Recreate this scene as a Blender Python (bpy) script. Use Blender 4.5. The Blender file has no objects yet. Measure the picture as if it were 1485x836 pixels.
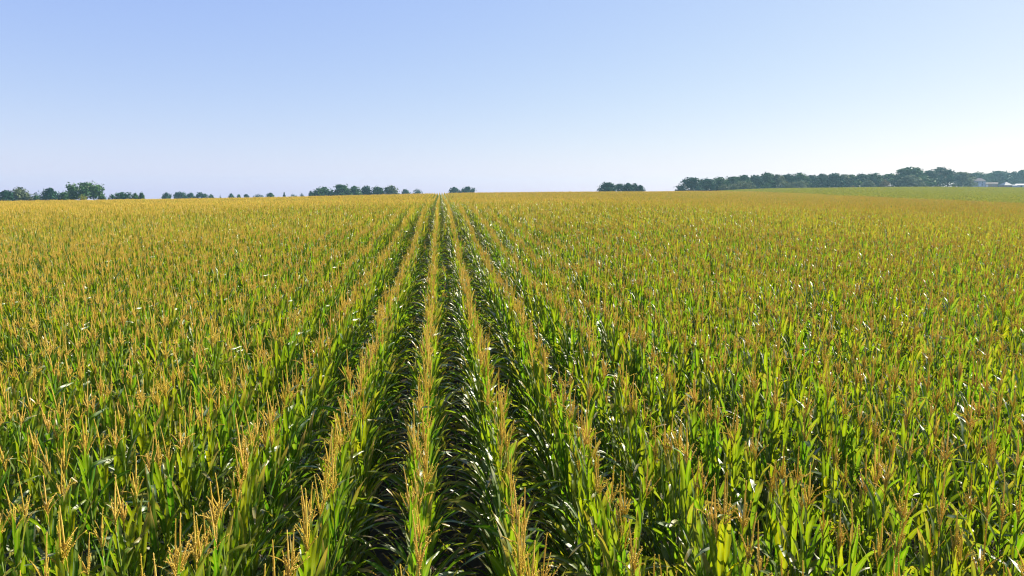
import bpy, math, random
import numpy as np
from mathutils import Vector

PI = math.pi
rng = random.Random(11)
nrg = np.random.default_rng(7)
scene = bpy.context.scene

# ------------------------------------------------------------------ camera
CAM_Z = 4.75
YAW = math.radians(5.94)          # clockwise from the row direction (+Y)
PITCH = math.radians(8.05)
FPX, CX, CY = 990.0, 742.5, 418.0
cam_data = bpy.data.cameras.new('camera')
cam_data.sensor_width = 36.0
cam_data.lens = FPX / 1485.0 * 36.0
cam_data.clip_start = 0.05
cam_data.clip_end = 20000
cam = bpy.data.objects.new('camera', cam_data)
scene.collection.objects.link(cam)
cam.location = (0, 0, CAM_Z)
cam.rotation_euler = (PI / 2 - PITCH, 0, -YAW)
scene.camera = cam

# ------------------------------------------------------------------ light
SUN_EL = math.radians(35)
SUN_AZ = math.radians(60) + YAW    # clockwise from +Y: ahead and to the right
world = bpy.data.worlds.new('World')
scene.world = world
world.use_nodes = True
wn = world.node_tree
wn.nodes.clear()
w_out = wn.nodes.new('ShaderNodeOutputWorld')
w_bg = wn.nodes.new('ShaderNodeBackground')
w_sky = wn.nodes.new('ShaderNodeTexSky')
w_sky.sky_type = 'NISHITA'
w_sky.sun_disc = False
w_sky.sun_elevation = SUN_EL
w_sky.sun_rotation = SUN_AZ
w_sky.altitude = 300
w_sky.air_density = 1.0
w_sky.dust_density = 0.5
w_sky.ozone_density = 1.0
w_bg.inputs['Strength'].default_value = 0.10
# the camera's soft highlight roll-off, per channel, on the physical sky
EXPO = 1.32
w_sep = wn.nodes.new('ShaderNodeSeparateColor')
w_com = wn.nodes.new('ShaderNodeCombineColor')
wn.links.new(w_sky.outputs[0], w_sep.inputs[0])
for ch, (gain, power) in enumerate(((1.025, 0.63), (0.99, 0.535), (1.01, 0.116))):
    w_a = wn.nodes.new('ShaderNodeMath')
    w_a.operation = 'MULTIPLY'
    w_a.inputs[1].default_value = 0.1
    w_b = wn.nodes.new('ShaderNodeMath')
    w_b.operation = 'POWER'
    w_b.inputs[1].default_value = power
    w_c = wn.nodes.new('ShaderNodeMath')
    w_c.operation = 'MULTIPLY'
    w_c.inputs[1].default_value = 10.0 * gain / 2 ** EXPO
    wn.links.new(w_sep.outputs[ch], w_a.inputs[0])
    wn.links.new(w_a.outputs[0], w_b.inputs[0])
    wn.links.new(w_b.outputs[0], w_c.inputs[0])
    wn.links.new(w_c.outputs[0], w_com.inputs[ch])
wn.links.new(w_com.outputs[0], w_bg.inputs['Color'])
wn.links.new(w_bg.outputs[0], w_out.inputs['Surface'])

sun_data = bpy.data.lights.new('sun', 'SUN')
sun_data.energy = 5.0
sun_data.angle = math.radians(0.53)
sun_data.color = (1.0, 0.91, 0.74)
sun = bpy.data.objects.new('sun', sun_data)
scene.collection.objects.link(sun)
sun.location = (0, 0, 60)
sdir = Vector((math.sin(SUN_AZ) * math.cos(SUN_EL), math.cos(SUN_AZ) * math.cos(SUN_EL), math.sin(SUN_EL)))
sun.rotation_euler = (-sdir).to_track_quat('-Z', 'Y').to_euler()

scene.view_settings.view_transform = 'Standard'
scene.view_settings.look = 'None'
scene.view_settings.exposure = EXPO
scene.view_settings.gamma = 1.0
scene.view_settings.use_curve_mapping = False
scene.cycles.max_bounces = 8
scene.cycles.diffuse_bounces = 3
scene.cycles.glossy_bounces = 2
scene.cycles.transmission_bounces = 5
scene.cycles.transparent_max_bounces = 4
scene.cycles.volume_bounces = 0
scene.cycles.use_adaptive_sampling = True
scene.cycles.use_denoising = True
scene.cycles.filter_width = 1.15
scene.cycles.sample_clamp_indirect = 6.0


# ------------------------------------------------------------------ helpers
def link(o):
    scene.collection.objects.link(o)
    return o


def mesh_obj(name, verts, faces, mats, parent=None, attrs=None, mat_idx=None, smooth=True, linked=True):
    me = bpy.data.meshes.new(name)
    me.from_pydata([tuple(v) for v in verts], [], [tuple(f) for f in faces])
    for m in (mats if isinstance(mats, (list, tuple)) else [mats]):
        me.materials.append(m)
    if mat_idx is not None:
        me.polygons.foreach_set('material_index', np.asarray(mat_idx, dtype=np.int32))
    if attrs:
        for k, v in attrs.items():
            a = me.attributes.new(k, 'FLOAT', 'POINT')
            a.data.foreach_set('value', np.asarray(v, dtype=np.float32))
    if smooth:
        me.polygons.foreach_set('use_smooth', np.ones(len(me.polygons), dtype=bool))
    me.update()
    o = bpy.data.objects.new(name, me)
    if linked:
        link(o)
    if parent is not None:
        o.parent = parent
    return o


def empty(name, loc=(0, 0, 0)):
    o = bpy.data.objects.new(name, None)
    o.empty_display_size = 0.2
    o.location = loc
    return link(o)


def tag(o, label=None, category=None, group=None, kind=None):
    if label:
        o['label'] = label
    if category:
        o['category'] = category
    if group:
        o['group'] = group
    if kind:
        o['kind'] = kind
    return o


class MB:
    """Collects vertices, faces and per-vertex floats of one mesh."""
    def __init__(self, *names):
        self.v, self.f, self.m = [], [], []
        self.a = {n: [] for n in names}

    def vert(self, p, **kw):
        self.v.append((p[0], p[1], p[2]))
        for n in self.a:
            self.a[n].append(kw.get(n, 0.0))
        return len(self.v) - 1

    def face(self, idx, m=0):
        self.f.append(tuple(idx))
        self.m.append(m)

    def box(self, x0, x1, y0, y1, z0, z1, m=0):
        b = [self.vert(p) for p in ((x0, y0, z0), (x1, y0, z0), (x1, y1, z0), (x0, y1, z0),
                                    (x0, y0, z1), (x1, y0, z1), (x1, y1, z1), (x0, y1, z1))]
        for q in ((0, 3, 2, 1), (4, 5, 6, 7), (0, 1, 5, 4), (1, 2, 6, 5), (2, 3, 7, 6), (3, 0, 4, 7)):
            self.face([b[i] for i in q], m)

    def tube(self, pts, radii, n=6, m=0, **kw):
        rings = []
        for i, p in enumerate(pts):
            p = Vector(p)
            a = Vector(pts[max(i - 1, 0)])
            b = Vector(pts[min(i + 1, len(pts) - 1)])
            d = (b - a)
            d = d.normalized() if d.length > 1e-9 else Vector((0, 0, 1))
            u = d.orthogonal().normalized()
            w = d.cross(u)
            rings.append([self.vert(p + (u * math.cos(2 * PI * k / n) + w * math.sin(2 * PI * k / n)) * radii[i], **kw)
                          for k in range(n)])
        for r0, r1 in zip(rings, rings[1:]):
            for k in range(n):
                self.face((r0[k], r0[(k + 1) % n], r1[(k + 1) % n], r1[k]), m)
        self.face(rings[0][::-1], m)
        self.face(rings[-1], m)

    def obj(self, name, mats, parent=None, smooth=True, linked=True):
        return mesh_obj(name, self.v, self.f, mats, parent, self.a, self.m, smooth, linked)


# ------------------------------------------------------------------ materials
def new_mat(name):
    m = bpy.data.materials.new(name)
    m.use_nodes = True
    m.node_tree.nodes.clear()
    return m, m.node_tree.nodes, m.node_tree.links


def mix_rgb(nt, fac, a, b, mode='MIX'):
    n = nt.nodes.new('ShaderNodeMix')
    n.data_type = 'RGBA'
    n.blend_type = mode
    for sock, val in ((n.inputs[0], fac), (n.inputs[6], a), (n.inputs[7], b)):
        if isinstance(val, bpy.types.NodeSocket):
            nt.links.new(val, sock)
        elif isinstance(val, (int, float)):
            sock.default_value = val
        else:
            sock.default_value = (*val, 1.0)
    return n.outputs[2]


def math_node(nt, op, a, b=None, clamp=False):
    n = nt.nodes.new('ShaderNodeMath')
    n.operation = op
    n.use_clamp = clamp
    for s, val in ((n.inputs[0], a), (n.inputs[1], b)):
        if val is None:
            continue
        if isinstance(val, bpy.types.NodeSocket):
            nt.links.new(val, s)
        else:
            s.default_value = val
    return n.outputs[0]


def attr(nt, name):
    n = nt.nodes.new('ShaderNodeAttribute')
    n.attribute_name = name
    return n.outputs['Fac']


def ramp(nt, fac, stops):
    n = nt.nodes.new('ShaderNodeValToRGB')
    e = n.color_ramp.elements
    while len(e) < len(stops):
        e.new(0.5)
    for el, (p, c) in zip(e, stops):
        el.position = p
        el.color = (*c, 1.0)
    nt.links.new(fac, n.inputs[0])
    return n.outputs[0]


def leafy(name, refl, trans, t_amount, gloss, rough):
    """Thin leaf: diffuse both sides, translucent, waxy sheen. refl/trans are functions nt -> colour socket or colours."""
    m, N, L = new_mat(name)
    nt = m.node_tree
    out = N.new('ShaderNodeOutputMaterial')
    d = N.new('ShaderNodeBsdfDiffuse')
    t = N.new('ShaderNodeBsdfTranslucent')
    g = N.new('ShaderNodeBsdfGlossy')
    g.inputs['Roughness'].default_value = rough
    g.inputs['Color'].default_value = (1, 1, 1, 1)
    for node, col in ((d, refl), (t, trans)):
        c = col(nt) if callable(col) else col
        if isinstance(c, bpy.types.NodeSocket):
            L.new(c, node.inputs['Color'])
        else:
            node.inputs['Color'].default_value = (*c, 1)
    mx = N.new('ShaderNodeMixShader')
    mx.inputs[0].default_value = t_amount
    L.new(d.outputs[0], mx.inputs[1])
    L.new(t.outputs[0], mx.inputs[2])
    fr = N.new('ShaderNodeFresnel')
    fr.inputs['IOR'].default_value = 1.45
    mx2 = N.new('ShaderNodeMixShader')
    L.new(math_node(nt, 'MULTIPLY', fr.outputs[0], gloss, True), mx2.inputs[0])
    L.new(mx.outputs[0], mx2.inputs[1])
    L.new(g.outputs[0], mx2.inputs[2])
    L.new(mx2.outputs[0], out.inputs['Surface'])
    return m


def inst_random(nt):
    return nt.nodes.new('ShaderNodeObjectInfo').outputs['Random']


def corn_col(green, yellow, dry, rib):
    def f(nt):
        r = attr(nt, 'hue')
        o = inst_random(nt)
        k = math_node(nt, 'ADD', math_node(nt, 'MULTIPLY', r, 0.75), math_node(nt, 'MULTIPLY', o, 0.35))
        k = math_node(nt, 'POWER', k, 1.6, True)
        c = mix_rgb(nt, k, green, yellow)
        c = mix_rgb(nt, attr(nt, 'rib'), c, rib)
        return mix_rgb(nt, attr(nt, 'dry'), c, dry)
    return f


MAT_LEAF = leafy('corn_leaf', corn_col((0.026, 0.088, 0.006), (0.14, 0.18, 0.004), (0.44, 0.28, 0.08), (0.17, 0.24, 0.04)),
                 corn_col((0.072, 0.285, 0.003), (0.53, 0.48, 0.003), (0.48, 0.28, 0.05), (0.34, 0.42, 0.03)), 0.5, 0.09, 0.48)
MAT_STALK = leafy('corn_stalk', (0.16, 0.22, 0.05), (0.1, 0.16, 0.02), 0.1, 0.6, 0.45)


def tassel_col(k):
    def f(nt):
        c = ramp(nt, attr(nt, 'hue'), [(0.0, (0.52 * k, 0.345 * k, 0.055 * k)), (0.5, (0.70 * k, 0.495 * k, 0.105 * k)),
                                       (1.0, (0.80 * k, 0.62 * k, 0.21 * k))])
        return mix_rgb(nt, math_node(nt, 'MULTIPLY', inst_random(nt), 0.45), c, (0.60 * k, 0.50 * k, 0.04 * k))
    return f


MAT_TASSEL = leafy('corn_tassel', tassel_col(1.0), tassel_col(1.05), 0.42, 0.0, 0.5)
MAT_HUSK = leafy('corn_husk', (0.28, 0.34, 0.10), (0.2, 0.25, 0.05), 0.2, 0.5, 0.5)
MAT_SILK = leafy('corn_silk', (0.10, 0.045, 0.02), (0.1, 0.05, 0.02), 0.2, 0.3, 0.5)


def noise(nt, scale, detail=6, coord='Object', rough=0.6):
    tc = nt.nodes.new('ShaderNodeTexCoord')
    n = nt.nodes.new('ShaderNodeTexNoise')
    n.inputs['Scale'].default_value = scale
    n.inputs['Detail'].default_value = detail
    n.inputs['Roughness'].default_value = rough
    nt.links.new(tc.outputs[coord], n.inputs['Vector'])
    return n.outputs['Fac']


def rough_mat(name, stops, scale, rough=0.9, bump=0.0, bscale=None):
    m, N, L = new_mat(name)
    nt = m.node_tree
    out = N.new('ShaderNodeOutputMaterial')
    p = N.new('ShaderNodeBsdfPrincipled')
    L.new(ramp(nt, noise(nt, scale), stops), p.inputs['Base Color'])
    p.inputs['Roughness'].default_value = rough
    if bump:
        b = N.new('ShaderNodeBump')
        b.inputs['Strength'].default_value = bump
        L.new(noise(nt, bscale or scale * 3), b.inputs['Height'])
        L.new(b.outputs[0], p.inputs['Normal'])
    L.new(p.outputs[0], out.inputs['Surface'])
    return m


MAT_SOIL = rough_mat('soil', [(0.35, (0.028, 0.020, 0.012)), (0.58, (0.05, 0.038, 0.023)), (0.74, (0.13, 0.095, 0.05))], 3.0, 0.95, 0.6, 9)
MAT_BARK = rough_mat('bark', [(0.3, (0.05, 0.038, 0.028)), (0.7, (0.13, 0.10, 0.075))], 2.0, 0.95, 0.5, 6)

# ------------------------------------------------------------------ terrain from sight lines
cy_, sy_ = math.cos(YAW), math.sin(YAW)
cp_, sp_ = math.cos(PITCH), math.sin(PITCH)


def at(px, py, D):
    """World point on the sight line of a pixel of the 1485x836 photo at horizontal forward distance D."""
    u, v = (px - CX) / FPX, (py - CY) / FPX
    fwd = cp_ - v * sp_ * 1.0
    fwd = cp_ + (-v) * sp_
    up = -sp_ + (-v) * cp_
    s = D / fwd
    lat = u * s
    return Vector((lat * cy_ + D * sy_, -lat * sy_ + D * cy_, CAM_Z + up * s))


PLANT_H = 2.5
SOY_H = 0.85
SOY_X = 110.0
ctrl = []


def near_y(D):
    return 254 + 752.4 / D / 0.346


for D, y in ((4.37, 751), (6.84, 572), (10, 466), (14.75, 400.6), (20, 362), (25.2, 340), (32, 319.5), (39, 305), (44, 299), (49, 294.3)):
    ctrl.append((at(640, y, D), PLANT_H))
for D, y in ((54, 292.7), (61, 291.9), (72, 291.0), (86, 289.9), (104, 288.2), (127, 286.0), (160, 283.2), (195, 281.2), (221, 280.4), (290, 284), (400, 290)):
    ctrl.append((at(640, y, D), PLANT_H))
for D, y in ((15, 405), (30, 333), (50, 306), (62, 302.4), (80, 299), (150, 291.8), (230, 296), (350, 301), (600, 303)):
    ctrl.append((at(0, y, D), PLANT_H))
for D, y in ((40, 306.5), (49, 300.2), (58, 298.2), (70, 297.0), (85, 295.6), (105, 293.8), (130, 291.2), (170, 288.0), (260, 292), (500, 298)):
    ctrl.append((at(300, y, D), PLANT_H))
for D, y in ((40, 304), (49, 296.5), (58, 294.4), (70, 293.2), (86, 291.6), (104, 289.4), (127, 286.4), (160, 282.2), (205, 278.6), (260, 278.0), (317, 277.4), (480, 281)):
    ctrl.append((at(980, y, D), PLANT_H))
for D, y in ((20, 366), (50, 304), (80, 296.5), (130, 288.5), (185, 283.2)):
    ctrl.append((at(1220, y, D), PLANT_H))
for D, y in ((15, 405), (30, 335), (50, 314), (80, 302.5), (128, 294)):
    ctrl.append((at(1485, y, D), PLANT_H))
for px, D, y in ((1220, 300, 277.5), (1220, 430, 272.5), (1220, 520, 272.5), (1060, 450, 276), (1400, 250, 283), (1400, 420, 271.8), (1400, 520, 271.0),
                 (1485, 210, 289), (1485, 300, 280), (1485, 420, 272.5), (1485, 520, 271.0), (1400, 700, 273.0), (1485, 700, 273.0), (1600, 520, 272)):
    ctrl.append((at(px, y, D), SOY_H))
for D, y in ((40, 305.5), (49, 297.5), (58, 295.4), (80, 293.4), (125, 289.0), (180, 285.4), (270, 290)):
    ctrl.append((at(440, y, D), PLANT_H))
for px, D, y in ((640, 700, 292), (300, 800, 298), (900, 700, 284), (1100, 800, 278)):
    ctrl.append((at(px, y, D), 0))
ctrl.append((Vector((0, -40, CAM_Z - 3.0)), PLANT_H))
ctrl.append((Vector((60, -40, CAM_Z - 3.3)), PLANT_H))
ctrl.append((Vector((-60, -40, CAM_Z - 3.3)), PLANT_H))
P = np.array([[p.x, p.y] for p, h in ctrl]) / 100.0
Z = np.array([p.z - h for p, h in ctrl])


def tps(r2):
    return 0.5 * r2 * np.log(r2 + 1e-12)


_n = len(P)
_K = tps(((P[:, None] - P[None]) ** 2).sum(-1)) + np.eye(_n) * 1e-4
_Q = np.hstack([np.ones((_n, 1)), P])
_A = np.block([[_K, _Q], [_Q.T, np.zeros((3, 3))]])
_sol = np.linalg.solve(_A, np.concatenate([Z, np.zeros(3)]))


def ground_z(x, y):
    x = np.asarray(x, float)
    y = np.asarray(y, float)
    shp = x.shape
    q = np.stack([x.ravel(), y.ravel()], -1)
    r = np.hypot(q[:, 0], q[:, 1])
    lim = 760.0
    s = np.where(r > lim, lim / np.maximum(r, 1e-6), 1.0)
    qq = q * s[:, None] / 100.0
    out = np.empty(len(q))
    for i in range(0, len(q), 20000):
        b = qq[i:i + 20000]
        out[i:i + 20000] = tps(((b[:, None] - P[None]) ** 2).sum(-1)) @ _sol[:_n] + _sol[_n] + b @ _sol[_n + 1:]
    over = np.maximum(r - lim, 0)
    out = out - 0.016 * over * np.minimum(over / 300, 1)
    return out.reshape(shp)


def gz(x, y):
    return float(ground_z(np.array([x]), np.array([y]))[0])


def axis(lo, hi, fine_lo, fine_hi, step, grow=1.12):
    a = list(np.arange(fine_lo, fine_hi + 1e-6, step))
    s, v = step, fine_hi
    while v < hi:
        s *= grow
        v = min(v + s, hi)
        a.append(v)
    s, v = step, fine_lo
    while v > lo:
        s *= grow
        v = max(v - s, lo)
        a.insert(0, v)
    return np.array(a)


gx = axis(-1300, 1300, -130, 160, 5)
gy = axis(-250, 1300, -20, 330, 5)
GX, GY = np.meshgrid(gx, gy)
GZ = ground_z(GX, GY)
nx, ny = len(gx), len(gy)
idx = np.arange(nx * ny).reshape(ny, nx)
quads = np.stack([idx[:-1, :-1], idx[:-1, 1:], idx[1:, 1:], idx[1:, :-1]], -1).reshape(-1, 4)
ground = mesh_obj('ground', np.stack([GX, GY, GZ], -1).reshape(-1, 3), quads.tolist(), MAT_SOIL)
tag(ground, 'brown soil of the gently rolling farmland', 'ground', kind='structure')


# ------------------------------------------------------------------ corn plant meshes
def leaf(mb, az, z0, L, W, e0, bend, r, nseg, across, dry, hue, twist=0.0, stalk_r=0.012, snap=None):
    """One blade: a sheath start on the stalk, an arching midrib, folded wavy sides."""
    p = Vector((math.cos(az) * stalk_r, math.sin(az) * stalk_r, z0))
    h = Vector((math.cos(az), math.sin(az), 0))
    side0 = Vector((-math.sin(az), math.cos(az), 0))
    ang = e0
    ds = L / nseg
    ph, wl = r.uniform(0, 6.28), r.uniform(9, 15)
    sway = r.uniform(-0.5, 0.5)
    prev = None
    for i in range(nseg + 1):
        t = i / nseg
        d = h * math.sin(ang) + Vector((0, 0, 1)) * math.cos(ang)
        nrm = h * -math.cos(ang) + Vector((0, 0, 1)) * math.sin(ang)
        tw = twist * t
        sd = side0 * math.cos(tw) + nrm * math.sin(tw)
        nn = nrm * math.cos(tw) - side0 * math.sin(tw)
        w = W * 0.5 * (min(1.0, 0.45 + t / 0.22 * 0.55)) * (1.0 - t ** 2.6) ** 0.75
        fold = 0.55 * (1 - t) ** 1.5 + 0.12
        row = []
        for j in range(across):
            s = -1 + 2 * j / (across - 1)
            off = sd * (s * w * math.cos(fold)) + nn * (abs(s) * w * math.sin(fold))
            wav = nn * (math.sin(wl * t * 1.0 + ph + (1.7 if s > 0 else 0)) * abs(s) * W * 0.13 * min(1, t * 4))
            e = dry * max(0.0, min(1.0, (t - 0.55) * 2.2)) + (0.5 * dry if abs(s) > .9 else 0)
            row.append(mb.vert(p + off + wav, hue=hue, dry=min(1, e), rib=(0.7 if abs(s) < 0.01 else 0.0)))
        if prev:
            for j in range(across - 1):
                mb.face((prev[j], prev[j + 1], row[j + 1], row[j]))
        prev = row
        k = 0.35 + 1.3 * t
        ang += bend / nseg * k
        if snap is not None and abs(t - snap) < 0.5 / nseg:
            ang += 1.1
        p = p + d * ds + side0 * (sway * ds * 0.25 * t)


def build_leaves(r, lod, ripe=0.0):
    """Foliage of one plant: alternate blades up the stalk."""
    mb = MB('hue', 'dry', 'rib')
    az0 = 0.0
    n = r.randint(14, 16) if lod < 2 else 12
    nseg, across = ((12, 5), (7, 3), (4, 3))[lod]
    for i in range(n):
        f = i / (n - 1)
        z0 = 0.32 + 1.72 * f ** 0.95
        az = az0 + PI * i + (r.gauss(0, 0.32) if f > 0.55 else PI / 2 + r.gauss(0, 0.75))
        L = (0.42 + 0.39 * math.sin(PI * min(1, (f + 0.34) * 0.80)) ** 1.2) * r.uniform(0.88, 1.12) * (0.8 if f > 0.88 else 1.0)
        W = (0.038 + 0.025 * math.sin(PI * min(1, f * 0.9 + 0.08))) * r.uniform(0.82, 1.12)
        e0 = r.uniform(0.10, 0.34) * (1.8 - 1.4 * f)
        bend = (r.uniform(0.2, 1.2) if r.random() < (0.5 if f < 0.55 else 0.8) else r.uniform(1.3, 2.4)) * (1.25 - 0.8 * f)
        hue = min(1, max(0, r.gauss((0.04 if lod == 0 else 0.08) + (0.34 if lod == 0 else 0.58) * f + ripe, 0.2)))
        dry = max(0, r.gauss(0.16 if f > 0.25 else 0.55, 0.28))
        if r.random() < 0.05:
            dry = r.uniform(0.7, 1.3)
        snap = r.uniform(0.35, 0.6) if r.random() < 0.16 else None
        leaf(mb, az, z0, L, W, e0, bend, r, nseg, across, dry, hue, twist=r.gauss(0, 0.9), snap=snap)
    return mb


def tassel_branch(mb, p, az, tilt, curve, L, rad, r, lod):
    n = (7, 5, 3)[lod]
    pts, rr = [], []
    ang = tilt
    q = Vector(p)
    h = Vector((math.cos(az), math.sin(az), 0))
    for i in range(n + 1):
        t = i / n
        pts.append(q.copy())
        rr.append(rad * (1.0 if 0.1 < t < 0.8 else 0.55) * r.uniform(0.85, 1.15))
        q = q + (h * math.sin(ang) + Vector((0, 0, math.cos(ang)))) * (L / n)
        ang += curve / n
    hue = r.uniform(0.2, 0.8)
    mb.tube(pts, rr, 4 if lod == 0 else 3, hue=hue)
    if lod == 0:
        # spikelets: small pointed scales in pairs all along the branch
        for i in range(n):
            a, b = pts[i], pts[i + 1]
            for k in range(4):
                c = a.lerp(b, (k + r.random()) / 4)
                d = (b - a).normalized()
                o = d.orthogonal().normalized()
                o.rotate(__import__('mathutils').Quaternion(d, r.uniform(0, 6.28)))
                w = d.cross(o) * r.uniform(0.0016, 0.003)
                e = c + o * r.uniform(0.005, 0.011) + d * r.uniform(-0.006, 0.010)
                hv = min(1, max(0, hue + r.uniform(-0.35, 0.45)))
                ids = [mb.vert(c - w, hue=hv), mb.vert(c + w, hue=hv), mb.vert(e + w * 0.9, hue=hv), mb.vert(e - w * 0.9, hue=hv)]
                mb.face(ids)


def build_tassel(r, lod, mb=None, m=0, z0=2.02):
    mb = mb or MB('hue')
    lean = r.uniform(0, 0.10)
    az = r.uniform(0, 6.28)
    top = r.uniform(0.37, 0.49)
    k = (0.95, 0.95, 1.12)[lod]
    f0 = len(mb.f)
    base = Vector((0, 0, z0 + 0.10))
    mb.tube([(0, 0, z0), base], [0.005, 0.004], 4, hue=0.35)
    tassel_branch(mb, base, az, lean, r.uniform(-0.05, 0.15), top - 0.06, 0.0056 * k, r, lod)
    nb = (r.randint(6, 11), r.randint(5, 8), 4)[lod]
    a0 = r.uniform(0, 6.28)
    for i in range(nb):
        z = 0.10 * i / nb
        tassel_branch(mb, base + Vector((0, 0, z - 0.02)), a0 + i * 2.4 + r.uniform(-.4, .4), r.uniform(0.12, 0.46), r.uniform(-0.25, 0.35) if r.random() < 0.75 else r.uniform(0.5, 1.3),
                      r.uniform(0.13, 0.23) * (1.0 if i < nb * .6 else 0.8), 0.0042 * k, r, lod)
    for i in range(f0, len(mb.m)):
        mb.m[i] = m
    return mb


def build_stalk(r, lod):
    mb = MB('hue')
    zs = np.linspace(0, 2.06, (12, 6, 4)[lod])
    dx, dy = r.uniform(-.03, .03), r.uniform(-.03, .03)
    pts = [(dx * math.sin(z * 1.5), dy * math.sin(z * 1.5), z) for z in zs]
    rad = [0.0135 - 0.0042 * z for z in zs]
    mb.tube(pts, rad, (6, 4, 3)[lod])
    return mb


def build_ear(r):
    mb = MB('hue')
    az = r.uniform(0, 6.28)
    h = Vector((math.cos(az), math.sin(az), 0))
    p0 = Vector((0, 0, 1.08)) + h * 0.012
    d = (Vector((0, 0, 1)) + h * 0.38).normalized()
    prof = [(0, .010), (.03, .024), (.08, .029), (.15, .027), (.20, .019), (.235, .008)]
    mb.tube([p0 + d * a for a, _ in prof], [b for _, b in prof], 8)
    # loose husk tips
    for k in range(4):
        o = d.orthogonal().normalized()
        o.rotate(__import__('mathutils').Quaternion(d, k * 1.57 + .3))
        s = d.cross(o)
        b = p0 + d * 0.17 + o * 0.02
        ids = [mb.vert(b - s * .012), mb.vert(b + s * .012), mb.vert(b + d * .08 + o * .025)]
        mb.face(ids)
    sk = MB('hue')
    tip = p0 + d * 0.225
    for k in range(9):
        o = d.orthogonal().normalized()
        o.rotate(__import__('mathutils').Quaternion(d, k * .7))
        sk.tube([tip, tip + d * .03 + o * .015, tip + d * .03 + o * .04 - Vector((0, 0, .03))], [.003, .003, .0015], 3)
    return mb, sk


NV = 20
near_parts = []
for k in range(NV):
    r = random.Random(100 + k)
    s_ = build_stalk(r, 0)
    l_ = build_leaves(r, 0, (k / (NV - 1) - 0.5) * 0.36)
    t_ = build_tassel(r, 0)
    e_, sk_ = build_ear(r)
    near_parts.append((s_, l_, t_, e_, sk_))


def merge(mbs, offsets=None, rots=None, scl=None):
    """Merge several builders (with material slot) into one mesh."""
    out = MB('hue', 'dry', 'rib')
    for i, (mb, m) in enumerate(mbs):
        b = len(out.v)
        o = offsets[i] if offsets else (0, 0, 0)
        a = rots[i] if rots else 0.0
        k = scl[i] if scl else 1.0
        ca, sa = math.cos(a), math.sin(a)
        out.v += [((x * ca - y * sa) * k + o[0], (x * sa + y * ca) * k + o[1], z * k + o[2]) for x, y, z in mb.v]
        n = len(mb.v)
        for nme in out.a:
            out.a[nme] += mb.a.get(nme, [0.0] * n)
        out.f += [tuple(q + b for q in f) for f in mb.f]
        out.m += [m] * len(mb.f)
    return out


CORN_MATS = [MAT_LEAF, MAT_STALK, MAT_TASSEL, MAT_HUSK, MAT_SILK]
col_src = bpy.data.collections.new('corn_sources')       # instanced from, not itself in the scene
names = []
for k in range(NV):
    s_, l_, t_, e_, sk_ = near_parts[k]
    o = merge([(l_, 0), (s_, 1), (t_, 2), (e_, 3), (sk_, 4)]).obj('corn_source_a%02d' % k, CORN_MATS, linked=False)
    col_src.objects.link(o)
NM = 12
mids = []
for k in range(NM):
    r = random.Random(300 + k)
    one = [(build_leaves(r, 1, (k / (NM - 1) - 0.5) * 0.36), 0), (build_stalk(r, 1), 1), (build_tassel(r, 1), 2)]
    o = merge(one).obj('corn_source_b%02d' % k, CORN_MATS, linked=False)
    col_src.objects.link(o)
NF = 10
FARN = 3
SPACING = 0.148
for k in range(NF):
    r = random.Random(500 + k)
    lst, off, rot, sc = [], [], [], []
    for q in range(FARN):
        o3 = (r.uniform(-.02, .02), (q - (FARN - 1) / 2) * SPACING + r.uniform(-.04, .04), 0)
        k3, a3 = r.uniform(.95, 1.04), PI / 2 + r.choice((0, PI)) + r.gauss(0, .36)
        for part in ((build_leaves(r, 2, (k / (NF - 1) - 0.5) * 0.36), 0), (build_stalk(r, 2), 1), (build_tassel(r, 2), 2)):
            lst.append(part)
            off.append(o3)
            rot.append(a3)
            sc.append(k3)
    o = merge(lst, off, rot, sc).obj('corn_source_c%02d' % k, CORN_MATS, linked=False)
    col_src.objects.link(o)

# ------------------------------------------------------------------ where the corn stands
ROW = 0.76
ROW0 = -0.22                       # the row that runs just left of the camera
AZ_L, AZ_R = math.radians(-35), math.radians(47)


def visible_mask(x, y, top, margin):
    """True where a plant top is not far below the ridge line in front of it (seen from the camera)."""
    az = np.arctan2(x, y)
    d = np.hypot(x, y)
    ab = np.linspace(AZ_L - .05, AZ_R + .05, 90)
    db = np.concatenate([np.arange(4, 400, 4.0)])
    A, Dm = np.meshgrid(ab, db, indexing='ij')
    zt = ground_z(np.sin(A) * Dm, np.cos(A) * Dm) + np.where(np.sin(A) * Dm > SOY_X, SOY_H, PLANT_H * .9) - CAM_Z
    el = np.maximum.accumulate(zt / Dm, axis=1)
    ia = np.clip(((az - ab[0]) / (ab[1] - ab[0])).astype(int), 0, len(ab) - 1)
    jd = np.clip(((d - 6 - db[0]) / 4).astype(int), 0, len(db) - 1)
    return (top - CAM_Z) > el[ia, jd] * d - margin


def rows_points(step, y0, y1, x0, x1, seed):
    g = np.random.default_rng(seed)
    k0, k1 = math.floor((x0 - ROW0) / ROW), math.ceil((x1 - ROW0) / ROW)
    rows = ROW0 + ROW * np.arange(k0, k1 + 1)
    ys = np.arange(y0, y1, step)
    X, Y = np.meshgrid(rows, ys)
    ph = g.uniform(0, step, size=len(rows))
    Y = Y + ph[None] + g.normal(0, step * 0.16, X.shape)
    rid = np.broadcast_to(np.arange(k0, k1 + 1)[None], X.shape)
    X = X + g.normal(0, 0.014, X.shape) + 0.015 * np.sin(Y * 0.23 + rows[None] * 3.1)
    m = (X < SOY_X) & (g.random(X.shape) > 0.05)
    X, Y, rid = X[m], Y[m], rid[m]
    az, d = np.arctan2(X, Y), np.hypot(X, Y)
    keep = ((az > AZ_L) & (az < AZ_R)) | (d < 9)
    return X[keep], Y[keep], rid[keep], d[keep]


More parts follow.
